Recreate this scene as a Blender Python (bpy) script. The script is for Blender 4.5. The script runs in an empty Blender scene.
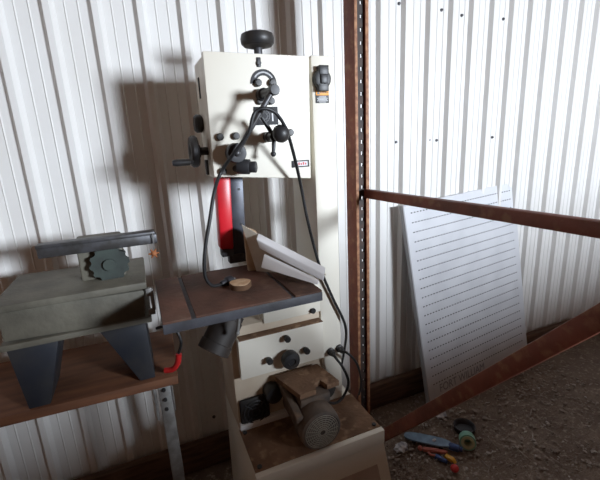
import bpy, bmesh, math, random
from mathutils import Vector, Matrix
random.seed(7)
PI = math.pi
EYE = 1.66            # camera height above the dirt floor; heights below are written relative to it
FL = -EYE
C = bpy.context.scene.collection
SC = bpy.context.scene

# ------------------------------------------------------------------ materials
def mat(name, col, rough=.6, metal=0.0, col2=None, scale=8, detail=5, lo=.4, hi=.6, bump=0.0, bscale=60, stretch=None, col3=None, scale3=30):
    m = bpy.data.materials.new(name); m.use_nodes = True
    nt = m.node_tree; b = nt.nodes['Principled BSDF']
    b.inputs['Roughness'].default_value = rough; b.inputs['Metallic'].default_value = metal
    b.inputs['Base Color'].default_value = (*col, 1)
    tc = nt.nodes.new('ShaderNodeTexCoord'); src = tc.outputs['Object']
    if stretch:
        mp = nt.nodes.new('ShaderNodeMapping'); mp.inputs['Scale'].default_value = stretch
        nt.links.new(src, mp.inputs['Vector']); src = mp.outputs['Vector']
    def blend(prev, c2, sc, l, h):
        n = nt.nodes.new('ShaderNodeTexNoise'); n.inputs['Scale'].default_value = sc; n.inputs['Detail'].default_value = detail
        nt.links.new(src, n.inputs['Vector'])
        r = nt.nodes.new('ShaderNodeMapRange'); r.inputs['From Min'].default_value = l; r.inputs['From Max'].default_value = h
        nt.links.new(n.outputs['Fac'], r.inputs['Value'])
        mx = nt.nodes.new('ShaderNodeMix'); mx.data_type = 'RGBA'
        nt.links.new(r.outputs['Result'], mx.inputs['Factor'])
        if prev is None: mx.inputs['A'].default_value = (*col, 1)
        else: nt.links.new(prev, mx.inputs['A'])
        mx.inputs['B'].default_value = (*c2, 1)
        return mx.outputs['Result']
    out = None
    if col2: out = blend(None, col2, scale, lo, hi)
    if col3: out = blend(out, col3, scale3, .55, .7)
    if out is not None: nt.links.new(out, b.inputs['Base Color'])
    if bump:
        n = nt.nodes.new('ShaderNodeTexNoise'); n.inputs['Scale'].default_value = bscale; n.inputs['Detail'].default_value = 6
        nt.links.new(src, n.inputs['Vector'])
        bp = nt.nodes.new('ShaderNodeBump'); bp.inputs['Strength'].default_value = bump; bp.inputs['Distance'].default_value = .01
        nt.links.new(n.outputs['Fac'], bp.inputs['Height']); nt.links.new(bp.outputs['Normal'], b.inputs['Normal'])
    return m

M = dict(
 wall=mat('white_sheet_metal', (.77,.76,.74), .42, col2=(.72,.70,.67), scale=2.5, lo=.35, hi=.75),
 cream=mat('cream_paint', (.80,.765,.67), .38, col2=(.76,.71,.60), scale=4, lo=.45, hi=.8),
 creamd=mat('dusty_cream_paint', (.60,.52,.40), .6, col2=(.38,.28,.18), scale=7, lo=.4, hi=.75),
 bodydustshade=mat('dusty_shaded_cream', (.66,.57,.45), .55, col2=(.50,.38,.27), scale=5, lo=.4, hi=.75),  # dust film, with the shade below the door mixed into the colour
 pinkdust=mat('dusty_front_paint', (.52,.43,.385), .6, col2=(.42,.31,.26), scale=6, lo=.35, hi=.7),
 white=mat('white_paint', (.78,.79,.80), .45),
 dust=mat('saw_dust_on_steel', (.25,.145,.085), .9, col2=(.13,.072,.042), scale=9, lo=.35, hi=.7, bump=.4, bscale=90, col3=(.36,.23,.14), scale3=22),
 rust=mat('rusty_cast_iron', (.165,.078,.052), .75, col2=(.05,.028,.02), scale=7, lo=.35, hi=.7, bump=.25, bscale=70, col3=(.16,.09,.06), scale3=14),
 iron=mat('grey_blue_iron', (.10,.105,.125), .55, col2=(.06,.06,.068), scale=14, lo=.35, hi=.7, bump=.15),
 black=mat('black_plastic', (.018,.018,.02), .45, col2=(.03,.027,.025), scale=20),
 brownblack=mat('worn_black_steel', (.024,.019,.017), .6, col2=(.04,.03,.024), scale=12),
 rubber=mat('black_rubber_cord', (.013,.013,.014), .5),
 darkgrey=mat('dark_grey_plastic', (.028,.028,.031), .45),
 gunmetal=mat('gunmetal_steel', (.09,.09,.097), .45, .5, col2=(.06,.057,.055), scale=30),
 plate=mat('dial_plate_grey', (.02,.02,.023), .65),
 lightmark=mat('pale_print', (.62,.62,.62), .5),
 silver=mat('scale_grey', (.24,.24,.245), .4, .2),
 steelpost=mat('dark_blue_steel', (.055,.062,.08), .42, .4, col2=(.035,.036,.045), scale=14),
 red=mat('red_paint', (.62,.014,.025), .35, col2=(.5,.012,.02), scale=10),
 redpl=mat('red_plastic', (.5,.02,.02), .4),
 orange=mat('orange_sticker', (.85,.33,.015), .5),
 rack=mat('rusty_brown_rack_paint', (.22,.062,.036), .62, col2=(.14,.042,.026), scale=10, lo=.35, hi=.7, bump=.2, bscale=50, col3=(.25,.11,.055), scale3=26),
 rackedge=mat('worn_orange_rack_edge', (.40,.20,.10), .65, col2=(.22,.09,.045), scale=40, lo=.4, hi=.6),
 rackdark=mat('dark_rack_web', (.035,.027,.024), .7, col2=(.06,.035,.026), scale=20),
 timber=mat('old_timber', (.13,.07,.042), .85, col2=(.07,.038,.024), scale=6, stretch=(1,8,8), bump=.3, bscale=30),
 plank=mat('orange_brown_board', (.19,.078,.036), .75, col2=(.10,.042,.022), scale=5, stretch=(1,6,6), lo=.35, hi=.7),
 panel=mat('off_white_board', (.64,.65,.68), .6, col2=(.52,.53,.56), scale=5, lo=.4, hi=.8),
 panelside=mat('grey_board_edge', (.34,.34,.35), .6),
 slot=mat('dark_slots', (.04,.042,.05), .8),
 ink=mat('grey_stencil_ink', (.24,.26,.32), .7),
 dirt=mat('dry_dirt', (.20,.15,.115), .95, col2=(.12,.085,.065), scale=6, lo=.35, hi=.7, bump=.9, bscale=120, col3=(.33,.28,.23), scale3=45),
 stone=mat('grit', (.34,.29,.25), .9, col2=(.12,.09,.07), scale=16, lo=.3, hi=.7, col3=(.45,.42,.38), scale3=12),
 motor=mat('dusty_motor_casing', (.14,.10,.072), .75, col2=(.06,.05,.045), scale=10, lo=.35, hi=.65, bump=.2, bscale=80, col3=(.17,.11,.07), scale3=16),
 wire=mat('dusty_wire', (.30,.27,.22), .7, .1),
 galv=mat('galvanised_steel', (.30,.30,.29), .5, .4, col2=(.20,.19,.18), scale=20),
 paper=mat('white_paper', (.87,.87,.88), .7),
 card=mat('buff_card', (.70,.65,.55), .8, col2=(.62,.55,.45), scale=12),
 brown=mat('brown_cardboard', (.50,.36,.24), .85, col2=(.40,.27,.17), scale=16, col3=(.52,.24,.17), scale3=14),
 woodend=mat('pale_end_grain', (.78,.58,.38), .75, col2=(.66,.44,.26), scale=40, lo=.4, hi=.6),
 bark=mat('brown_bark', (.14,.075,.04), .9),
 olive=mat('olive_grey_casting', (.17,.16,.125), .65, col2=(.095,.088,.07), scale=9, lo=.35, hi=.7, bump=.2),
 green=mat('dark_green_casting', (.045,.06,.052), .6, col2=(.025,.03,.028), scale=12),
 navy=mat('dark_blue_black_paint', (.022,.026,.036), .5, col2=(.035,.036,.04), scale=10),
 rustorange=mat('orange_rust', (.35,.13,.05), .8),
 tblue=mat('pale_blue_plastic', (.20,.31,.43), .45, col2=(.15,.23,.32), scale=25),
 dblue=mat('deep_blue_plastic', (.035,.075,.22), .4),
 pink=mat('faded_red_plastic', (.44,.13,.10), .5),
 yellow=mat('yellow_plastic', (.62,.33,.03), .45),
 tred=mat('bright_red_plastic', (.55,.03,.03), .4),
 aqua=mat('pale_green_plastic', (.22,.45,.35), .4),
 lime=mat('cream_green_rim', (.50,.52,.33), .5),
 litter=mat('crumpled_foil_white', (.55,.54,.55), .5, .2, col2=(.25,.25,.28), scale=30),
)

# ------------------------------------------------------------------ mesh helpers
ORG = {}
class MB:
    def __init__(s): s.bm = bmesh.new()
    def _merge(s, b):
        me = bpy.data.meshes.new('tmp'); b.to_mesh(me); b.free(); s.bm.from_mesh(me); bpy.data.meshes.remove(me)
    def box(s, x0, x1, y0, y1, z0, z1, bev=0.0, seg=2, rot=None, piv=None):
        b = bmesh.new(); bmesh.ops.create_cube(b, size=1)
        c = Vector(((x0+x1)/2, (y0+y1)/2, (z0+z1)/2))
        for v in b.verts: v.co = Vector((v.co.x*(x1-x0), v.co.y*(y1-y0), v.co.z*(z1-z0))) + c
        if bev: bmesh.ops.bevel(b, geom=b.edges[:], offset=bev, segments=seg, affect='EDGES', profile=.5)
        if rot is not None:
            p = Vector(piv) if piv else c
            for v in b.verts: v.co = rot @ (v.co - p) + p
        s._merge(b); return s
    def hexa(s, pts, bev=0.0):      # 8 corners: bottom 4 (ccw), top 4
        b = bmesh.new(); vs = [b.verts.new(p) for p in pts]
        for f in ((3,2,1,0),(4,5,6,7),(0,1,5,4),(1,2,6,5),(2,3,7,6),(3,0,4,7)): b.faces.new([vs[i] for i in f])
        bmesh.ops.recalc_face_normals(b, faces=b.faces[:])
        if bev: bmesh.ops.bevel(b, geom=b.edges[:], offset=bev, segments=2, affect='EDGES', profile=.5)
        s._merge(b); return s
    def lathe(s, p0, axis, prof, seg=28):   # prof: list of (r, h) along axis from p0
        a = Vector(axis).normalized(); u = a.orthogonal().normalized(); w = a.cross(u); p0 = Vector(p0)
        b = bmesh.new(); rings = []
        for r, h in prof:
            if r < 1e-6: rings.append([b.verts.new(p0 + a*h)])
            else: rings.append([b.verts.new(p0 + a*h + (u*math.cos(2*PI*i/seg) + w*math.sin(2*PI*i/seg))*r) for i in range(seg)])
        for A, B in zip(rings, rings[1:]):
            for i in range(seg):
                j = (i+1) % seg
                if len(A) == 1 and len(B) == 1: continue
                if len(A) == 1: b.faces.new((A[0], B[i], B[j]))
                elif len(B) == 1: b.faces.new((A[i], A[j], B[0]))
                else: b.faces.new((A[i], A[j], B[j], B[i]))
        if len(rings[0]) > 1: b.faces.new(rings[0])
        if len(rings[-1]) > 1: b.faces.new(rings[-1])
        bmesh.ops.recalc_face_normals(b, faces=b.faces[:])
        s._merge(b); return s
    def cyl(s, p0, p1, r, r1=None, bev=0.0, seg=28):
        p0, p1 = Vector(p0), Vector(p1); L = (p1-p0).length; r1 = r if r1 is None else r1
        pr = [(r, 0), (r1, L)] if not bev else [(r-bev, 0), (r-.3*bev, .3*bev), (r, bev), (r1, L-bev), (r1-.3*bev, L-.3*bev), (r1-bev, L)]
        return s.lathe(p0, p1-p0, pr, seg)
    def ball(s, c, r, seg=20, sq=1.0, axis=(0,0,1)):
        n = 10
        return s.lathe(Vector(c) - Vector(axis).normalized()*r*sq, axis, [(r*math.sin(PI*i/n), r*sq*(1-math.cos(PI*i/n))) for i in range(n+1)], seg)
    def tube(s, pts, r, seg=10, smooth=6, closed=False):
        P = [Vector(p) for p in pts]
        if smooth:
            Q = []; n = len(P)
            for i in range(n if closed else n-1):
                if closed: a, b_, c, d = P[i-1], P[i], P[(i+1) % n], P[(i+2) % n]
                else: a, b_, c, d = P[max(i-1,0)], P[i], P[i+1], P[min(i+2,n-1)]
                for k in range(smooth):
                    t = k/smooth
                    Q.append(.5*((2*b_) + (c-a)*t + (2*a-5*b_+4*c-d)*t*t + (3*b_-a-3*c+d)*t**3))
            if not closed: Q.append(P[-1])
            P = Q
        b = bmesh.new(); n = len(P); rings = []; u = None
        for i in range(n):
            if closed: t = (P[(i+1) % n] - P[i-1]).normalized()
            else: t = (P[min(i+1,n-1)] - P[max(i-1,0)]).normalized()
            u = t.orthogonal().normalized() if u is None else (u - t*u.dot(t)).normalized()
            w = t.cross(u)
            rings.append([b.verts.new(P[i] + (u*math.cos(2*PI*k/seg) + w*math.sin(2*PI*k/seg))*r) for k in range(seg)])
        for i in range(n if closed else n-1):
            A, B = rings[i], rings[(i+1) % n]
            for k in range(seg): b.faces.new((A[k], A[(k+1) % seg], B[(k+1) % seg], B[k]))
        if not closed: b.faces.new(rings[0]); b.faces.new(rings[-1])
        bmesh.ops.recalc_face_normals(b, faces=b.faces[:])
        s._merge(b); return s
    def ring(s, c, axis, R, r, n=28, seg=8):
        a = Vector(axis).normalized(); u = a.orthogonal().normalized(); w = a.cross(u)
        return s.tube([Vector(c) + (u*math.cos(2*PI*i/n) + w*math.sin(2*PI*i/n))*R for i in range(n)], r, seg, 0, True)
    def prism(s, poly, d0, d1, f):  # poly of 2D points; f(a,b,d) -> xyz
        b = bmesh.new(); A = [b.verts.new(f(p[0], p[1], d0)) for p in poly]; B = [b.verts.new(f(p[0], p[1], d1)) for p in poly]
        n = len(poly); b.faces.new(A); b.faces.new(B)
        for i in range(n): b.faces.new((A[i], A[(i+1) % n], B[(i+1) % n], B[i]))
        bmesh.ops.recalc_face_normals(b, faces=b.faces[:])
        s._merge(b); return s
    def bolt(s, c, r=.011, h=.012, axis=(0,-1,0)):
        s.lathe(c, axis, [(r*.6,0),(r*.6,h*.4),(r,h*.4),(r,h*.85),(r*.85,h),(0,h)], 12); return s
    def build(s, name, m, parent=None, org=None):
        vs = s.bm.verts
        lo = Vector((min(v.co.x for v in vs), min(v.co.y for v in vs), min(v.co.z for v in vs)))
        hi = Vector((max(v.co.x for v in vs), max(v.co.y for v in vs), max(v.co.z for v in vs)))
        o0 = Vector(org) if org else Vector(((lo.x+hi.x)/2, (lo.y+hi.y)/2, lo.z))
        for v in vs: v.co -= o0
        for e in s.bm.edges:
            e.smooth = len(e.link_faces) == 2 and e.calc_face_angle(0) < math.radians(38)
        for f in s.bm.faces: f.smooth = True
        me = bpy.data.meshes.new(name); s.bm.to_mesh(me); s.bm.free()
        me.materials.append(M[m] if isinstance(m, str) else m)
        o = bpy.data.objects.new(name, me); C.objects.link(o)
        link(o, o0, parent); return o
def link(o, o0, parent):
    if parent: o.parent = parent; o.location = o0 - ORG[parent.name]
    else: o.location = o0 + Vector((0,0,EYE))
    ORG[o.name] = o0.copy()
def thing(name, label, cat, base, group=None):
    o = bpy.data.objects.new(name, None); o.empty_display_size = .1; C.objects.link(o); link(o, Vector(base), None)
    return tag(o, label, cat, group)
def tag(o, label=None, cat=None, group=None, kind=None):
    for k, v in (('label',label),('category',cat),('group',group),('kind',kind)):
        if v: o[k] = v
    return o
def text(name, s, m, size, loc, rot, parent, depth=.0006, sx=1.0):
    cu = bpy.data.curves.new(name, 'FONT'); cu.body = s; cu.size = size; cu.align_x = 'CENTER'; cu.align_y = 'CENTER'; cu.extrude = depth
    t = bpy.data.objects.new(name, cu); C.objects.link(t)
    dg = bpy.context.evaluated_depsgraph_get(); me = bpy.data.meshes.new_from_object(t.evaluated_get(dg))
    bpy.data.objects.remove(t); bpy.data.curves.remove(cu)
    for v in me.vertices: v.co.x *= sx
    me.materials.clear(); me.materials.append(M[m])
    o = bpy.data.objects.new(name, me); C.objects.link(o); o.rotation_euler = rot; link(o, Vector(loc), parent); return o
RX = Matrix.Rotation
FACE = (PI/2, 0, 0)      # text facing -Y

# ------------------------------------------------------------------ the setting
SLOT_BOT, SLOT_TOP = .03, .52
WY = 1.85
# ribbed sheet wall
ribs = [.105,.275,.442,.600,.765,.93,1.095,1.258,1.413,1.573,1.728,1.875]
x = .105
while x > -2.3: x -= .164; ribs.insert(0, x)
x = 1.875
while x < 4.6: x += .156; ribs.append(x)
prof = []
for i, rx in enumerate(ribs):
    prof += [(rx-.026, WY), (rx-.012, WY-.024), (rx+.010, WY-.024), (rx+.026, WY)]
    if i+1 < len(ribs):
        g = ribs[i+1]-rx
        for t in (.36, .64):
            q = rx + g*t; prof += [(q-.004, WY), (q, WY-.0035), (q+.004, WY)]
b = MB(); b.prism(prof + [(prof[-1][0], WY+.02), (prof[0][0], WY+.02)], FL, 1.5, lambda a, c, d: (a, c, d))
wall = tag(b.build('wall_back', 'wall'), kind='structure')
for (sx, sz) in [(.103,-.016),(1.374,.665),(1.655,.655),(1.80,.638),(1.367,-.031),(1.599,-.03),(1.655,-.034),(.35,.62),(-.21,-.02),(.03,.60),(2.12,.64),(2.1,-.035),(-.06,-1.33),(.20,-1.42)]:
    s_ = MB(); s_.lathe((sx, WY-.0, sz), (0,-1,0), [(.0085,0),(.0085,.003),(.006,.004),(.006,.009),(0,.0095)], 10)
    s_.build('screw', 'gunmetal', wall)
b = MB(); b.box(-2.2, 4.5, 1.775, 1.818, FL, -1.50, .004); tag(b.build('trim_1', 'timber'), kind='structure')
# floor
b = MB(); bm = b.bm
NX, NY = 150, 100
X0, X1, Y0, Y1 = -2.4, 4.6, -1.7, 1.9
from mathutils import noise
grid = [[bm.verts.new((X0+(X1-X0)*i/NX, Y0+(Y1-Y0)*j/NY, FL - .010 + .008*(noise.noise(Vector((i*.35, j*.35, 0)))))) for j in range(NY+1)] for i in range(NX+1)]
for i in range(NX):
    for j in range(NY): bm.faces.new((grid[i][j], grid[i+1][j], grid[i+1][j+1], grid[i][j+1]))
tag(b.build('floor', 'dirt'), kind='structure')
# unseen wall added behind the viewer; its slot cuts the daylight low and high
b = MB(); b.box(-1.6, 5.0, -1.69, -1.60, FL, SLOT_BOT).box(-1.6, 5.0, -1.69, -1.60, SLOT_TOP, 1.5).box(-1.6, -.9, -1.69, -1.60, SLOT_BOT, SLOT_TOP).box(4.3, 5.0, -1.69, -1.60, SLOT_BOT, SLOT_TOP); front = tag(b.build('added_shade_wall', 'timber'), kind='structure')
# grit and straw
b = MB()
for k in range(1900):
    px = random.uniform(.8, 2.6); py = random.uniform(.75, 1.76); r = random.choice((.003,.004,.005,.007,.010))*random.uniform(.7,1.3)
    if .20 < px < .82: continue
    bb = bmesh.new(); bmesh.ops.create_icosphere(bb, subdivisions=1, radius=r)
    for v in bb.verts: v.co = Vector((v.co.x*random.uniform(.7,1.5), v.co.y*random.uniform(.7,1.4), v.co.z*.6)) + Vector((px, py, FL + r*.15))
    b._merge(bb)
for k in range(160):
    px = random.uniform(.9, 2.3); py = random.uniform(.85, 1.70); a = random.uniform(0, PI); L = random.uniform(.02,.09)
    d = Vector((math.cos(a), math.sin(a), 0))*L/2; c = Vector((px, py, FL+.005))
    b.tube([c-d, c+d+Vector((0,0,random.uniform(0,.008)))], random.uniform(.0012,.003), 5, 0)
tag(b.build('grit', 'stone'), 'pale grit, chips and straw scattered over the dirt floor', 'debris', kind='stuff')

# ------------------------------------------------------------------ bandsaw
saw = thing('bandsaw', 'tall cream bandsaw with rusty tilting table, standing on its base cabinet', 'bandsaw', (.5, 1.37, FL))
def P(b, name, m, par=saw): return b.build(name, m, par)
# base cabinet
b = MB(); b.hexa([(.236,1.075,FL),(.850,1.075,FL),(.850,1.66,FL),(.236,1.66,FL),(.243,1.118,-1.149),(.772,1.118,-1.149),(.772,1.64,-1.149),(.243,1.64,-1.149)], .004); cab = P(b, 'base_cabinet', 'cream')
b = MB(); b.box(.238, .777, 1.100, 1.125, -1.205, -1.145, .003); P(b, 'front_lip', 'cream', cab)
b = MB(); b.hexa([(.285,1.070,FL+.04),(.790,1.070,FL+.04),(.790,1.09,FL+.04),(.285,1.09,FL+.04),(.285,1.114,-1.222),(.735,1.114,-1.222),(.735,1.135,-1.222),(.285,1.135,-1.222)], .002); P(b, 'front_panel', 'pinkdust', cab)
b = MB(); b.box(.242, .773, 1.125, 1.36, -1.150, -1.144, .001); P(b, 'dusty_top', 'dust', cab)
for q in ((.752,1.14),(.262,1.14),(.258,1.33)):
    b = MB(); b.bolt((q[0], q[1], -1.145), .009, .010, (0,0,1)); P(b, 'bolt', 'black', cab)
# lower body
b = MB(); b.box(.242, .725, 1.37, 1.62, -1.146, -.69, .006); P(b, 'lower_body', 'bodydustshade')
b = MB(); b.box(.383, .640, 1.362, 1.60, -.70, -.56, .004); ub = P(b, 'upper_block', 'cream')
b = MB(); b.bolt((.596, 1.364, -.687), .012, .014); P(b, 'bolt', 'black', ub)
b = MB(); b.box(.246, .62, 1.345, 1.372, -1.145, -1.117, .003); P(b, 'bottom_flange', 'white')
# lower door
b = MB(); b.box(.265, .629, 1.330, 1.372, -.900, -.731, .004); ld = P(b, 'lower_door', 'cream')
b = MB(); b.box(.271, .627, 1.328, 1.370, -.732, -.7295, .0005); P(b, 'dusty_ledge', 'dust', ld)
b = MB(); b.lathe((.461,1.326,-.842), (0,-1,0), [(.018,0),(.018,.012),(.030,.014),(.036,.020),(.037,.042),(.033,.052),(.016,.055),(.014,.049),(0,.049)], 32); P(b, 'knob', 'black', ld)
for q in ((.459,-.759),(.540,-.834),(.379,-.835)):
    b = MB(); b.lathe((q[0],1.326,q[1]), (0,-1,0), [(.010,0),(.010,.008),(.013,.009),(.013,.024),(.010,.028),(0,.028)], 14); P(b, 'bolt', 'black', ld)
# round vent with guard rings
b = MB(); b.box(.252,.378,1.352,1.372,-1.135,-1.010,.012); fan = P(b, 'vent', 'black')
b = MB()
for R in (.018,.034,.050): b.ring((.315,1.348,-1.072), (0,1,0), R, .0028)
for k in range(4):
    a = k*PI/2+PI/4; b.cyl((.315+.018*math.cos(a),1.348,-1.072+.018*math.sin(a)), (.315+.058*math.cos(a),1.348,-1.072+.058*math.sin(a)), .0028, seg=6)
P(b, 'guard_rings', 'darkgrey', fan)
# column
b = MB(); b.box(.632, .728, 1.36, 1.60, -1.146, .297, .006); col = P(b, 'column', 'cream')
# upper housing and door
b = MB(); b.box(.249, .622, 1.385, 1.555, -.112, .288, .005); hs = P(b, 'upper_housing', 'cream')
b = MB(); b.hexa([(.244,1.35,-.105),(.609,1.35,-.139),(.609,1.384,-.139),(.244,1.384,-.105),(.248,1.35,.294),(.621,1.35,.291),(.621,1.384,.291),(.248,1.384,.294)], .003)
door = P(b, 'upper_door', 'cream')
b = MB(); b.box(.2455, .250, 1.475, 1.490, .165, .235, .001); P(b, 'side_slot', 'black', hs)
b = MB(); b.box(.240, .250, 1.47, 1.495, -.105, -.05, .002); P(b, 'side_catch', 'gunmetal', hs)
b = MB(); b.lathe((.249,1.505,.080), (-1,0,0), [(.024,0),(.032,.006),(.033,.022),(.026,.030),(0,.031)], 20); P(b, 'side_knob', 'black', hs)
# crank
b = MB(); b.lathe((.249,1.45,-.018), (-1,0,0), [(.014,0),(.014,.028),(.022,.028),(.024,.034),(.050,.036),(.056,.043),(.056,.056),(.050,.063),(.028,.063),(.020,.056),(0,.056)], 32)
cr = P(b, 'crank_wheel', 'black')
b = MB(); b.lathe((.190,1.412,-.052), (-1,0,0), [(.006,0),(.006,.012),(.011,.014),(.012,.060),(.009,.072),(0,.073)], 16); P(b, 'handle', 'black', cr)
# tensioning handwheel on top
b = MB(); b.cyl((.459,1.43,.285), (.459,1.43,.335), .015, bev=.003); ts = P(b, 'tension_shaft', 'gunmetal')
b = MB(); b.lathe((.459,1.43,.327), (0,0,1), [(.022,0),(.030,.004),(.050,.006),(.058,.014),(.060,.030),(.056,.044),(.046,.049),(.030,.047),(.012,.046),(0,.046)], 36)
P(b, 'tension_handwheel', 'black', ts)
# door fittings
def on(b, name, m): return b.build(name, m, door)
arc = []
for k in range(25):
    a = PI*k/24; arc.append((.047*math.cos(a), .047*math.sin(a)))
for k in range(24,-1,-1):
    a = PI*k/24; arc.append((.027*math.cos(a), .027*math.sin(a)))
b = MB(); b.prism(arc, 1.3475, 1.351, lambda a, c, d: (.445+a, d, .197+c)); sc = on(b, 'tilt_scale', 'plate')
arc2 = [(.039*math.cos(PI*(.18+.64*k/20)), .039*math.sin(PI*(.18+.64*k/20))) for k in range(21)] + [(.034*math.cos(PI*(.18+.64*k/20)), .034*math.sin(PI*(.18+.64*k/20))) for k in range(20,-1,-1)]
b = MB(); b.prism(arc2, 1.3468, 1.348, lambda a, c, d: (.445+a, d, .197+c)); b.build('scale_marks', 'silver', sc)
for q in ((.423,.199),(.474,.199),(.426,.141),(.466,.140),(.276,.027),(.331,.028),(.531,.032),(.275,-.087)):
    b = MB(); b.lathe((q[0],1.351,q[1]), (0,-1,0), [(.009,0),(.009,.003),(.0125,.004),(.0125,.014),(.010,.018),(0,.0185)], 14); on(b, 'bolt', 'black')
b = MB(); b.box(.424,.440,1.346,1.352,.250,.281,.003).cyl((.432,1.346,.262),(.432,1.341,.262),.007); on(b, 'latch', 'darkgrey')
# long lever on a stub shaft
b = MB(); b.lathe((.434,1.351,.160), (0,-1,0), [(.021,0),(.021,.03),(.015,.034),(.014,.115),(.0165,.118),(.0175,.140),(.015,.146),(0,.147)], 24); hb = on(b, 'lever_hub', 'darkgrey')
b = MB(); b.cyl((.430,1.222,.158), (.308,1.245,-.022), .0095, .0075, .002).ball((.305,1.246,-.027), .012); b.build('lever', 'gunmetal', hb)
# dial plate
b = MB(); b.box(.402,.490,1.3465,1.351,.061,.122,.001); dp = on(b, 'dial_plate', 'plate')
b = MB(); b.ring((.438,1.3462,.091), (0,1,0), .020, .0012).ring((.438,1.3462,.091), (0,1,0), .011, .001)
for k in range(12):
    a = k*PI/6; b.box(.438+.0155*math.cos(a)-.0008,.438+.0155*math.cos(a)+.0008,1.3458,1.347,.091+.0155*math.sin(a)-.0008,.091+.0155*math.sin(a)+.0008)
b.build('dial_marks', 'silver', dp)
b = MB(); b.box(.466,.471,1.3455,1.347,.073,.101); b.build('white_bar', 'lightmark', dp)
# three-armed quick lever
b = MB(); b.lathe((.446,1.351,.020), (0,-1,0), [(.018,0),(.018,.03),(.014,.034),(.014,.062),(.017,.066),(.017,.082),(0,.083)], 20)
b.cyl((.446,1.28,.020),(.405,1.275,.083),.008,.006).cyl((.446,1.28,.020),(.4385,1.275,-.036),.008,.0055).ball((.438,1.275,-.038),.0095).cyl((.446,1.275,.020),(.452,1.25,.024),.008)
ql = on(b, 'quick_lever', 'darkgrey')
b = MB(); b.ball((.452,1.225,.027), .0295, 28, .9, (.2,-1,.1)); b.build('ball_knob', 'black', ql)
# lower left locking knobs
b = MB(); b.lathe((.317,1.351,-.028), (-.05,-1,0), [(.018,0),(.018,.02),(.030,.024),(.033,.030),(.033,.068),(.030,.075),(.012,.077),(0,.074)], 28); on(b, 'round_knob', 'darkgrey')
b = MB(); b.cyl((.322,1.351,-.082),(.322,1.30,-.082),.012).cyl((.318,1.305,-.072),(.356,1.285,-.076),.026,.025,.004).cyl((.352,1.285,-.076),(.374,1.272,-.077),.019,.019,.003); on(b, 'locking_knob', 'darkgrey')
# maker's label
b = MB(); b.box(.533,.603,1.3475,1.351,-.094,-.069,.0005); ml = on(b, 'maker_label', 'plate')
b = MB(); b.box(.553,.596,1.3468,1.348,-.090,-.073); b.build('label_field', 'lightmark', ml)
b = MB()
for k in range(4): b.box(.558+.009*k,.564+.009*k,1.3462,1.347,-.086,-.079 if k % 2 else -.076)
b.build('label_mark', 'redpl', ml)
# switch and warning label on the column
b = MB(); b.lathe((.668,1.361,.215), (0,-1,0), [(.034,0),(.034,.018),(.031,.024),(.024,.026),(0,.026)], 30); b.box(.652,.690,1.333,1.361,.226,.260,.003).box(.648,.689,1.335,1.361,.172,.205,.003)
sw = b.build('switch', 'black', col)
b = MB(); b.box(.655,.684,1.328,1.336,.197,.230,.004); b.build('switch_flap', 'darkgrey', sw)
b = MB(); b.box(.645,.699,1.3575,1.3605,.133,.180,.0004); wl = b.build('warning_label', 'black', col)
b = MB(); b.box(.6455,.6985,1.3568,1.358,.160,.1795,.0003); b.build('orange_band', 'orange', wl)
b = MB(); b.prism([(.6485,.163),(.6625,.163),(.6555,.1765)], 1.3562, 1.357, lambda a, c, d: (a, d, c)); b.build('warning_triangle', 'black', wl)
text('warning_word', 'WARNING', 'black', .0075, (.680,1.3565,.1695), FACE, wl, .0003)
b = MB()
for k, wd in enumerate((.030,.044,.038,.044,.028)): b.box(.672-wd/2,.672+wd/2,1.3568,1.358,.1535-k*.0045,.1553-k*.0045)
b.build('printed_lines', 'lightmark', wl)
# blade guard and post
b = MB(); b.hexa([(.252,1.42,-.385),(.304,1.42,-.392),(.304,1.475,-.392),(.252,1.475,-.385),(.262,1.42,-.10),(.318,1.42,-.10),(.318,1.475,-.10),(.262,1.475,-.10)], .010); P(b, 'blade_guard', 'red')
b = MB(); b.hexa([(.302,1.44,-.452),(.356,1.44,-.452),(.356,1.47,-.452),(.302,1.47,-.452),(.314,1.44,-.09),(.368,1.44,-.09),(.368,1.47,-.09),(.314,1.47,-.09)], .002); gp = P(b, 'guide_post', 'steelpost')
for zz in (-.165,-.30):
    b = MB(); b.cyl((.350+.012*zz,1.4405,zz),(.350+.012*zz,1.4375,zz),.0045,seg=12); b.build('hole', 'black', gp)
b = MB(); b.box(.258,.302,1.425,1.468,-.418,-.388,.004).cyl((.266,1.424,-.402),(.266,1.405,-.402),.008).box(.285,.345,1.43,1.468,-.45,-.415,.004); P(b, 'blade_guide', 'gunmetal')
# table: rusty ground surface in strips with two slots, grey casting under it
TZ = -.455
b = MB(); b.box(.006,.485,1.022,1.405,TZ-.036,TZ-.006,.003); tb = P(b, 'table', 'iron')
b = MB()
for (a, c) in ((.0075,.083),(.096,.381),(.394,.4835)): b.box(a, c, 1.0235, 1.4035, TZ-.007, TZ, .001)
b.build('rusty_surface', 'rust', tb)
b = MB(); b.hexa([(.16,1.20,-.535),(.27,1.20,-.535),(.27,1.40,-.56),(.16,1.40,-.56),(.13,1.16,-.485),(.42,1.16,-.485),(.42,1.40,-.485),(.13,1.40,-.485)], .008).box(.38,.50,1.36,1.46,-.575,-.487,.006); P(b, 'trunnion', 'navy')
b = MB(); b.cyl((.258,1.175,-.50),(.235,1.165,-.605),.0055,bev=.002).ball((.234,1.165,-.608),.008); tl = P(b, 'tilt_lever', 'galv')
b = MB(); b.box(.217,.247,1.17,1.185,-.545,-.527,.003); b.build('pointer', 'white', tl)
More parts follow.
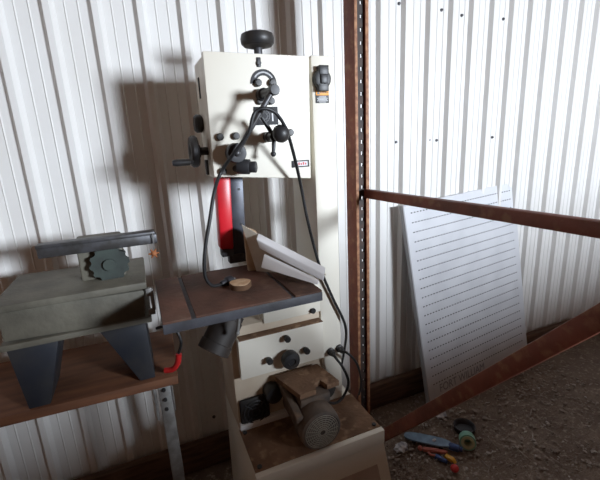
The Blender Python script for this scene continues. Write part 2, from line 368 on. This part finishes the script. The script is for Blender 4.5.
# dust chute
b = MB(); ax = Vector((-.085,-.04,-.11)); p0 = Vector((.243,1.285,-.588))
b.lathe(p0, ax, [(.050,0),(.050,.02),(.054,.022),(.054,.11),(.057,.112),(.057,.145),(.052,.146),(.048,.10),(0,.10)], 32)
P(b, 'dust_chute', 'brownblack')
b = MB(); b.cyl((.238,1.34,-.62),(.200,1.30,-.70),.018).cyl((.200,1.30,-.70),(.203,1.30,-.735),.012); P(b, 'chute_bracket', 'black')
# motor on its bracket
mt_p = Vector((.504,1.100,-1.057))
b = MB(); b.lathe((.505,1.345,-1.052), mt_p-Vector((.505,1.345,-1.052)), [(.050,0),(.068,.006),(.076,.018),(.076,.150),(.081,.152),(.084,.165),(.084,.210),(.080,.230),(.072,.236),(.067,.230),(0,.230)], 40)
mo = P(b, 'motor', 'motor')
b = MB()
for R in (.012,.020,.028,.036,.044,.052,.060,.067): b.ring((.504,1.110-(.067-R)*.10,-1.057), (0,1,0), R, .0016, 28, 5)
for k in range(20):
    a = 2*PI*k/20; b.cyl((.504+.012*math.cos(a),1.104,-1.057+.012*math.sin(a)), (.504+.068*math.cos(a),1.110,-1.057+.068*math.sin(a)), .0013, seg=5)
b.build('fan_grille', 'wire', mo)
b = MB(); b.box(.415,.445,1.14,1.355,-1.01,-.965,.006,rot=RX(math.radians(14),3,'X')).box(.45,.58,1.18,1.33,-1.00,-.955,.01); P(b, 'motor_bracket', 'motor')
b = MB(); b.prism([(.405,1.345),(.452,1.185),(.520,1.188),(.530,1.225),(.560,1.235),(.572,1.195),(.626,1.197),(.600,1.345)], -.952, -.930, lambda a, c, d: (a, c, d)); P(b, 'motor_plate', 'dust')
b = MB(); b.lathe((.585,1.35,-.985), (0,-1,0), [(.045,0),(.045,.05),(.036,.056),(.036,.075),(.045,.08),(.045,.115),(.02,.118),(0,.118)], 28); P(b, 'pulley', 'black')
b = MB(); b.cyl((.390,1.372,-1.00),(.390,1.31,-1.00),.035,bev=.004); P(b, 'belt_boss', 'black')
# cable glands and motor leads
for q in ((.672,-.897),(.715,-.893)):
    b = MB(); b.lathe((q[0],1.361,q[1]), (0,-1,0), [(.017,0),(.017,.012),(.013,.014),(.012,.030),(.008,.040),(0,.041)], 14); P(b, 'cable_gland', 'black')
b = MB(); b.tube([(.670,1.325,-.893),(.668,1.305,-.897),(.691,1.28,-.941),(.712,1.275,-1.010),(.695,1.28,-1.070),(.650,1.27,-1.090),(.585,1.24,-1.045),(.530,1.20,-.985),(.515,1.21,-.968)], .0058); P(b, 'motor_lead', 'rubber')
b = MB(); b.tube([(.713,1.325,-.890),(.728,1.302,-.894),(.777,1.32,-.959),(.822,1.36,-1.058),(.858,1.42,-1.188),(.862,1.50,-1.36),(.85,1.60,-1.52),(.80,1.66,-1.62)], .0055); P(b, 'switch_lead', 'rubber')

# ------------------------------------------------------------------ things on and around the saw
t = thing('power_cord', 'black power cord looped over the saw lever, its plug lying on the rusty table', 'cord', (.22,1.21,TZ))
b = MB(); b.tube([(.222,1.222,TZ+.011),(.196,1.208,TZ+.010),(.170,1.196,TZ+.020),(.154,1.19,-.395),(.163,1.19,-.316),(.191,1.20,-.218),(.217,1.225,-.141),(.252,1.265,-.085),(.290,1.222,-.026),(.335,1.200,.030),(.350,1.195,.074),(.363,1.195,.095),(.383,1.190,.103),(.407,1.19,.099),(.433,1.195,.083),(.471,1.22,.034),(.515,1.27,-.063),(.553,1.318,-.164),(.583,1.335,-.31),(.628,1.340,-.496),(.682,1.345,-.639),(.745,1.352,-.79),(.775,1.42,-.95),(.785,1.52,-1.2),(.785,1.60,-1.5),(.80,1.63,FL+.01)], .0058, 12)
b.build('cable', 'rubber', t)
b = MB(); b.lathe((.205,1.212,TZ+.011), (.9,.45,0), [(.0075,0),(.010,.004),(.010,.020),(.016,.024),(.017,.044),(.013,.048),(0,.048)], 16); pg = b.build('plug', 'navy', t)
b = MB()
for s_ in (-1,1): b.box(.246,.262,1.2365+.007*s_-.001,1.2365+.007*s_+.001,TZ+.008,TZ+.013,rot=RX(math.radians(27),3,'Z'))
b.build('pin', 'galv', pg)
t = thing('wood_slice', 'round pale slice of wood with bark edge lying on the rusty saw table', 'wood', (.262,1.178,TZ))
b = MB()
prof_r = [1+.05*math.sin(3*a*2*PI/24+.5)+.03*math.cos(5*a*2*PI/24) for a in range(24)]
b.prism([(.0355*prof_r[k]*math.cos(2*PI*k/24), .0355*prof_r[k]*math.sin(2*PI*k/24)) for k in range(24)], TZ, TZ+.017, lambda a, c, d: (.262+a,1.178+c,d)); b.build('bark', 'bark', t)
b = MB()
b.prism([(.0335*prof_r[k]*math.cos(2*PI*k/24), .0335*prof_r[k]*math.sin(2*PI*k/24)) for k in range(24)], TZ+.016, TZ+.0185, lambda a, c, d: (.262+a,1.178+c,d)); b.build('end_grain', 'woodend', t)
# pile of card and paper on the right edge of the table
b = MB(); b.hexa([(.325,1.318,TZ),(.385,1.305,TZ),(.400,1.385,TZ),(.345,1.395,TZ),(.322,1.325,-.300),(.372,1.312,-.335),(.392,1.385,-.32),(.340,1.39,-.295)], .006)
bmesh.ops.subdivide_edges(b.bm, edges=b.bm.edges[:], cuts=3, use_grid_fill=True)
for q in b.bm.verts:
    if q.co.z > TZ+.01: q.co += Vector((noise.noise(q.co*40), noise.noise(q.co*40+Vector((5,0,0))), 0))*.006
o = b.build('cardboard_block', 'brown'); tag(o, 'crumpled brown cardboard block propping up the white papers at the table back', 'cardboard')
def slab(name, m, q, nv, label, cat):
    q = [Vector(v) for v in q]; nv = Vector(nv)
    b = MB(); b.hexa([tuple(v) for v in q] + [tuple(v+nv) for v in q], min(nv.length*.25,.003)); o = b.build(name, m); tag(o, label, cat); return o
slab('buff_card_sheet', 'card', [(.352,1.298,TZ+.003),(.312,1.298,-.272),(.548,1.128,-.446),(.551,1.128,TZ+.003)], (.0024,.0028,0), 'thin buff card sheet standing behind the white booklets on the table', 'card')
slab('white_booklet', 'paper', [(.352,1.238,-.352),(.346,1.244,-.318),(.522,1.080,-.428),(.516,1.078,TZ+.004)], (.015,.022,.016), 'upper white booklet with thick spine sloping down across the table edge', 'booklet')
slab('folded_leaflet', 'paper', [(.346,1.215,-.413),(.362,1.225,-.374),(.492,1.068,-.4445),(.488,1.060,TZ+.002)], (.008,.010,.0035), 'lower white folded leaflet touching the table, under the booklet', 'leaflet')

# ------------------------------------------------------------------ pallet rack frame
rk = thing('rack_frame', 'rusty brown slotted steel rack frame with brace running from the wall past the saw', 'rack', (.925,1.5,FL))
b = MB(); b.box(.858,.871,1.437,1.520,FL,1.5,.0015); b.build('post_side', 'rack', rk)
b = MB(); b.box(.946,.960,1.497,1.520,FL,1.5,.0015); b.build('post_side', 'rack', rk)
b = MB(); b.box(.858,.871,1.4345,1.4375,FL,1.5,.001); b.build('post_edge', 'rackedge', rk)
b = MB(); b.box(.946,.962,1.4945,1.4975,FL,1.5,.001); b.build('post_edge', 'rackedge', rk)
# web with punched slots (real openings)
b = MB(); zc = -1.62; pitch = .0499; xs = (.871,.9285,.9395,.946); y0, y1 = 1.508, 1.518
b.box(xs[0],xs[1],y0,y1,FL,1.5).box(xs[2],xs[3],y0,y1,FL,1.5)
zlast = FL
while zc < 1.48:
    b.box(xs[1],xs[2],y0,y1,zlast,zc); zlast = zc+.015; zc += pitch
b.box(xs[1],xs[2],y0,y1,zlast,1.5)
b.build('slotted_web', 'rackdark', rk)
# braces
b = MB(); b.box(.932,.962,-.76,1.494,-.263,-.225,.003,rot=RX(math.radians(-1.1),3,'X'),piv=(.95,1.494,-.244)); b.build('cross_brace', 'rack', rk)
dv = Vector((0,.823-1.353,-.815+1.437)); ang = math.atan2(dv.z, -dv.y)
b = MB(); L = 1.78; b.box(.932,.960,1.46-L,1.46,-1.592,-1.539,.003,rot=RX(-ang,3,'X'),piv=(.96,1.46,-1.5655)); b.build('diagonal_brace', 'rack', rk)
b = MB(); b.box(.915,.985,-.84,-.76,FL,1.5,.003); b.build('front_post', 'rack', rk)
b = MB(); b.box(.845,.975,1.43,1.53,FL-.004,FL+.006,.002); b.build('foot_plate', 'rack', rk)

# ------------------------------------------------------------------ slotted white panel leaning on the wall
BL = Vector((1.484,1.651,FL+.004)); TL = Vector((1.362,1.798,-.388))
u = Vector((.995,.080,.0)).normalized(); v = (TL-BL); H = v.length; v.normalize(); u = (u - v*u.dot(v)*.55).normalized(); n = v.cross(u).normalized()
if n.y > 0: n = -n
Wd = .98; T = .026
def pp(a, c, d): return BL + u*a + v*c + n*d
pn = thing('slotted_panel', 'off-white board with rows of dark slots leaning against the wall under the rack brace', 'panel', BL)
def slabpan(b, a0, a1, c0, c1, d0, d1): b.hexa([pp(a0,c0,d0),pp(a1,c0,d0),pp(a1,c1,d0),pp(a0,c1,d0),pp(a0,c0,d1),pp(a1,c0,d1),pp(a1,c1,d1),pp(a0,c1,d1)])
b = MB(); slabpan(b, -.004, .004, 0, H, -.001, T+.001); b.build('edge_strip', 'panelside', pn)
b = MB(); slabpan(b, .004, Wd, .002, H, 0, T); n0 = len(b.bm.faces)
for r in range(20):
    c = H*(1-.045*(r+.85)); a = .05
    while a < Wd-.04:
        slabpan(b, a, a+.0115, c-.0032, c+.0032, T-.001, T+.0006); a += .0235
bo = b.build('board', 'panel', pn); bo.data.materials.append(M['slot'])
for q in bo.data.polygons:
    if q.index >= n0: q.material_index = 1
cu = bpy.data.curves.new('stencil', 'FONT'); cu.body = 'FORT WILLIAM'; cu.size = .078; cu.extrude = .0004
to = bpy.data.objects.new('stencil', cu); C.objects.link(to)
me = bpy.data.meshes.new_from_object(to.evaluated_get(bpy.context.evaluated_depsgraph_get())); bpy.data.objects.remove(to)
o0 = pp(.095, .066, T+.0012)
for q in me.vertices: q.co = u*q.co.x*.80 + v*q.co.y + n*q.co.z
me.materials.clear(); me.materials.append(M['ink'])
o = bpy.data.objects.new('stencilled_letters', me); C.objects.link(o); link(o, o0, pn)

# ------------------------------------------------------------------ bench and old machine at the left
wb = thing('work_bench', 'orange-brown board bench top on a grey steel trestle, left of the saw', 'bench', (-.4,1.45,FL))
BZ = -.788
RZ = RX(math.radians(3.5),3,'Z')
b = MB(); b.box(-.95,.034,1.30,1.70,BZ-.034,BZ,.004,rot=RX(math.radians(-2),3,'Z'),piv=(.03,1.30,BZ)); b.build('bench_top', 'plank', wb)
for x0 in (-.012,-.80):
    for s_ in (1,-1):
        ya, yb = (1.36,1.325) if s_ > 0 else (1.58,1.66)
        b = MB(); b.hexa([(x0-.022,yb-.012,FL),(x0+.022,yb-.012,FL),(x0+.022,yb+.012,FL),(x0-.022,yb+.012,FL),(x0-.027,ya-.012,BZ-.036),(x0+.017,ya-.012,BZ-.036),(x0+.017,ya+.012,BZ-.036),(x0-.027,ya+.012,BZ-.036)], .004)
        lg = b.build('leg', 'galv', wb)
        if s_ > 0:
            b = MB(); b.box(x0-.045,x0-.035,1.345,1.375,BZ-.19,BZ-.04,.002).box(x0+.018,x0+.024,1.345,1.375,BZ-.17,BZ-.04,.002); hg = b.build('hinge_bracket', 'galv', lg)
            for zz in (-.07,-.11,-.15):
                b = MB(); b.cyl((x0-.008,1.348,BZ+zz),(x0-.008,1.338,BZ+zz),.007,seg=10); b.build('rivet', 'black', lg)
om = thing('bench_machine', 'old grey-green cast machine with a bar arm and toothed wheel on the bench', 'machine', (-.15,1.45,BZ))
b = MB(); b.hexa([(-.42,1.32,-.545),(-.020,1.32,-.560),(-.020,1.62,-.560),(-.42,1.62,-.545),(-.42,1.32,-.445),(-.008,1.32,-.455),(-.008,1.62,-.455),(-.42,1.62,-.445)], .008); b.build('body', 'olive', om)
b = MB(); b.box(-.43,.000,1.305,1.64,-.448,-.424,.005).box(-.43,.000,1.312,1.63,-.572,-.552,.004); b.build('bed_rail', 'olive', om)
b = MB(); b.hexa([(-.068,1.325,BZ),(-.018,1.325,BZ),(-.018,1.50,BZ),(-.068,1.50,BZ),(-.165,1.325,-.57),(-.022,1.325,-.572),(-.022,1.50,-.572),(-.165,1.50,-.57)], .004); b.build('foot', 'navy', om)
b = MB(); b.hexa([(-.40,1.325,BZ),(-.34,1.325,BZ),(-.34,1.50,BZ),(-.40,1.50,BZ),(-.42,1.325,-.57),(-.28,1.325,-.572),(-.28,1.50,-.572),(-.42,1.50,-.57)], .004); b.build('foot', 'navy', om)
b = MB(); b.box(-.30,.055,1.385,1.42,-.318,-.284,.004).box(-.30,.050,1.378,1.425,-.286,-.274,.003); b.build('bar_arm', 'gunmetal', om)
gear = []
for k in range(48):
    rr = .062 if k % 4 in (0,1) else .055
    gear.append((rr*math.cos(2*PI*k/48), rr*math.sin(2*PI*k/48)))
b = MB(); b.prism(gear, 1.40, 1.43, lambda a, c, d: (-.105+a, d, -.372+c)).cyl((-.105,1.39,-.372),(-.105,1.44,-.372),.020); b.build('toothed_wheel', 'green', om)
b = MB(); b.box(-.20,-.06,1.43,1.50,-.43,-.28,.008); b.build('arm_support', 'olive', om)
b = MB(); b.cyl((.012,1.318,-.455),(.012,1.318,-.530),.006).box(-.006,.012,1.312,1.325,-.478,-.45,.002).box(-.006,.015,1.312,1.325,-.545,-.525,.002); b.build('side_rod', 'galv', om)
t = t_p = thing('pendant', 'small rusty orange tag hanging from the end of the bar arm', 'tag', (.022,1.376,-.375))
b = MB(); b.tube([(.024,1.376,-.279),(.024,1.376,-.312),(.021,1.376,-.335)], .002, 6); b.build('string', 'galv', t)
b = MB()
for k in range(6):
    a = k*PI/3; b.cyl((.020,1.376,-.350), (.020+.018*math.cos(a),1.376,-.350+.018*math.sin(a)), .006, .002, seg=7)
b.ball((.020,1.376,-.350), .010, 10); b.build('star', 'rustorange', t)
om.location.x -= .022; t_p.location.x -= .004
t = thing('hand_tool', 'red-handled tool with a short black cord on the bench corner', 'tool', (.03,1.31,BZ))
b = MB(); b.tube([(-.005,1.325,BZ+.018),(.022,1.31,BZ+.024),(.040,1.30,BZ+.050),(.047,1.295,BZ+.085)], .0105, 10); b.build('handle', 'redpl', t)
b = MB(); b.tube([(.047,1.295,BZ+.088),(.060,1.29,-.66),(.052,1.295,-.62),(.033,1.305,-.606),(.010,1.32,-.60),(-.012,1.34,-.61)], .005, 8); b.build('cord', 'rubber', t)

# ------------------------------------------------------------------ litter on the dirt at the right
def lone(b, name, m, label, cat, group=None): return tag(b.build(name, m), label, cat, group)
def local(org, ang):
    R = RX(ang,3,'Z'); o_ = Vector(org)
    return lambda p: o_ + R @ Vector(p)
t = thing('toy_skateboard', 'long pale blue toy board lying on the dirt near the rack brace', 'toy', (1.275,1.405,FL))
f = local((1.275,1.405,FL), math.radians(-43))
poly = [(.125*math.copysign(abs(math.cos(a))**.6, math.cos(a)), .033*math.copysign(abs(math.sin(a))**.8, math.sin(a))) for a in [2*PI*k/32 for k in range(32)]]
b = MB(); b.prism(poly, .022, .031, lambda a, c, d: f((a,c,d))); b.build('deck', 'tblue', t)
for a in (-.07,.07):
    for c in (-.020,.020):
        b = MB(); b.cyl(f((a,c-.006,.011)), f((a,c+.006,.011)), .011, seg=16, bev=.002); b.build('wheel', 'black', t)
    b = MB(); b.box(-.010,.010,-.014,.014,.008,.023)
    for q in b.bm.verts: q.co = f((q.co.x+a, q.co.y, q.co.z))
    b.build('truck', 'gunmetal', t)
t = thing('toy_figure', 'faded red plastic toy figure lying below the pale blue board', 'toy', (1.265,1.335,FL))
f = local((1.262,1.338,FL), math.radians(-38))
b = MB(); b.tube([f((-.055,0,.013)),f((-.02,0,.016)),f((.02,0,.016)),f((.058,.004,.011))], .0125, 10).tube([f((-.03,-.006,.012)),f((-.018,-.024,.009)),f((.006,-.026,.008))], .006, 8).tube([f((.02,.006,.012)),f((.04,.014,.009)),f((.07,.012,.007))], .007, 8); b.build('body', 'pink', t)
b = MB(); b.ball(f((-.070,.003,.014)), .014, 14); b.build('head', 'pink', t)
b = MB(); f = local((1.262,1.283,FL), math.radians(-60)); b.hexa([f(p) for p in ((-.034,-.013,0),(.034,-.009,0),(.034,.010,0),(-.034,.013,0),(-.030,-.010,.022),(.030,-.006,.017),(.030,.007,.017),(-.030,.010,.022))], .005); lone(b, 'toy_block', 'dblue', 'dark blue plastic block beside the yellow toy on the dirt', 'toy')
b = MB(); f = local((1.375,1.302,FL), math.radians(-50)); b.lathe(f((-.034,0,.019)), f((.034,0,.019))-f((-.034,0,.019)), [(.014,0),(.019,.004),(.019,.050),(.012,.058),(.012,.070),(0,.070)], 20); lone(b, 'plastic_bottle', 'dblue', 'small blue bottle lying between the board and the tape roll', 'bottle')
t = thing('toy_truck', 'small yellow plastic toy beside the bright red ball on the dirt', 'toy', (1.290,1.262,FL))
f = local((1.300,1.257,FL), math.radians(-70))
b = MB(); b.hexa([f(p) for p in ((-.032,-.013,.006),(.032,-.013,.006),(.032,.013,.006),(-.032,.013,.006),(-.028,-.012,.027),(.014,-.012,.027),(.014,.012,.027),(-.028,.012,.027))], .004); b.build('body', 'yellow', t)
for a in (-.018,.019):
    for c in (-.015,.015):
        b = MB(); b.cyl(f((a,c-.003,.007)), f((a,c+.003,.007)), .007, seg=14); b.build('wheel', 'black', t)
b = MB(); b.ball((1.272,1.200,FL+.020), .021, 20, .85); lone(b, 'toy_ball', 'tred', 'bright red ball nearest the viewer among the toys', 'ball')
t = thing('tape_roll', 'pale green tape roll standing on edge beside the black bowl', 'tape', (1.452,1.295,FL))
c0 = Vector((1.450,1.293,FL+.042)); axn = Vector((-.62,-.72,.28)).normalized()
b = MB(); b.lathe(c0-axn*.026, axn, [(.026,0),(.042,0),(.042,.052),(.026,.052),(.026,0)], 32); b.build('tape', 'aqua', t)
b = MB(); b.lathe(c0-axn*.027, axn, [(.020,0),(.034,0),(.034,.056),(.020,.056),(.020,0)], 32); b.build('core', 'lime', t)
b = MB(); b.lathe((1.530,1.392,FL), (0,0,1), [(.045,0),(.056,.006),(.060,.036),(.056,.038),(.051,.034),(.045,.010),(0,.008)], 36); lone(b, 'black_bowl', 'darkgrey', 'shallow black bowl on the dirt behind the green tape roll', 'bowl')
def crumple(c, r, m, name, label, cat, sq=.6):
    bb = bmesh.new(); bmesh.ops.create_icosphere(bb, subdivisions=3, radius=r)
    for q in bb.verts:
        k = 1 + .45*noise.noise(q.co*(2.2/r)) ; q.co = Vector((q.co.x*k*1.2, q.co.y*k, max(q.co.z*k*sq, -r*sq*.8))) + Vector(c) + Vector((0,0,r*sq*.8))
    b = MB(); b._merge(bb); lone(b, name, m, label, cat)
crumple((1.120,1.432,FL), .030, 'litter', 'crumpled_wrapper', 'crumpled silvery wrapper at left of the toys, near the base cabinet', 'litter', .6)
crumple((1.500,1.545,FL), .028, 'litter', 'scrap_of_foil', 'pale scrap of foil just under the diagonal brace, behind the toys', 'litter', .35)
crumple((1.300,1.380,FL+.029), .009, 'litter', 'paper_scrap', 'tiny pale paper scrap resting on the blue board', 'litter', .6)

# ------------------------------------------------------------------ light
def area(name, loc, target, size, sizey, power, col):
    l = bpy.data.lights.new(name, 'AREA'); l.shape = 'RECTANGLE'; l.size = size; l.size_y = sizey; l.energy = power; l.color = col
    o = bpy.data.objects.new(name, l); C.objects.link(o); o.location = Vector(loc) + Vector((0,0,EYE))
    o.rotation_euler = (Vector(target)-Vector(loc)).to_track_quat('-Z','Y').to_euler(); return o
area('daylight_from_doorway', (3.75,-4.2,.27), (.6,1.6,-.2), 1.1, 1.8, 1400, (.82,.90,1.0))
w = bpy.data.worlds.new('World'); SC.world = w; w.use_nodes = True
w.node_tree.nodes['Background'].inputs[0].default_value = (1.0,.64,.46,1); w.node_tree.nodes['Background'].inputs[1].default_value = .14

# ------------------------------------------------------------------ camera
cam = bpy.data.cameras.new('camera'); co = bpy.data.objects.new('camera', cam); C.objects.link(co)
cam.sensor_fit = 'HORIZONTAL'; cam.sensor_width = 36; cam.lens = 385/600*36; cam.clip_start = .02
fpx = 385.0
down = Vector((75,1500,fpx)).normalized(); dep = Vector((-167,-91,fpx)).normalized(); dep = (dep - down*dep.dot(down)).normalized(); right = down.cross(dep)
Wm = Matrix((right, dep, -down))         # camera (x right, y down, z forward) -> world
cx, cy, cz = Wm.col[0], -Wm.col[1], -Wm.col[2]
co.matrix_world = Matrix(((cx[0],cy[0],cz[0],0),(cx[1],cy[1],cz[1],0),(cx[2],cy[2],cz[2],EYE),(0,0,0,1)))
SC.camera = co
SC.view_settings.view_transform = 'Standard'; SC.view_settings.look = 'None'; SC.view_settings.gamma = 1; SC.view_settings.use_curve_mapping = False
SC.view_settings.exposure = 0
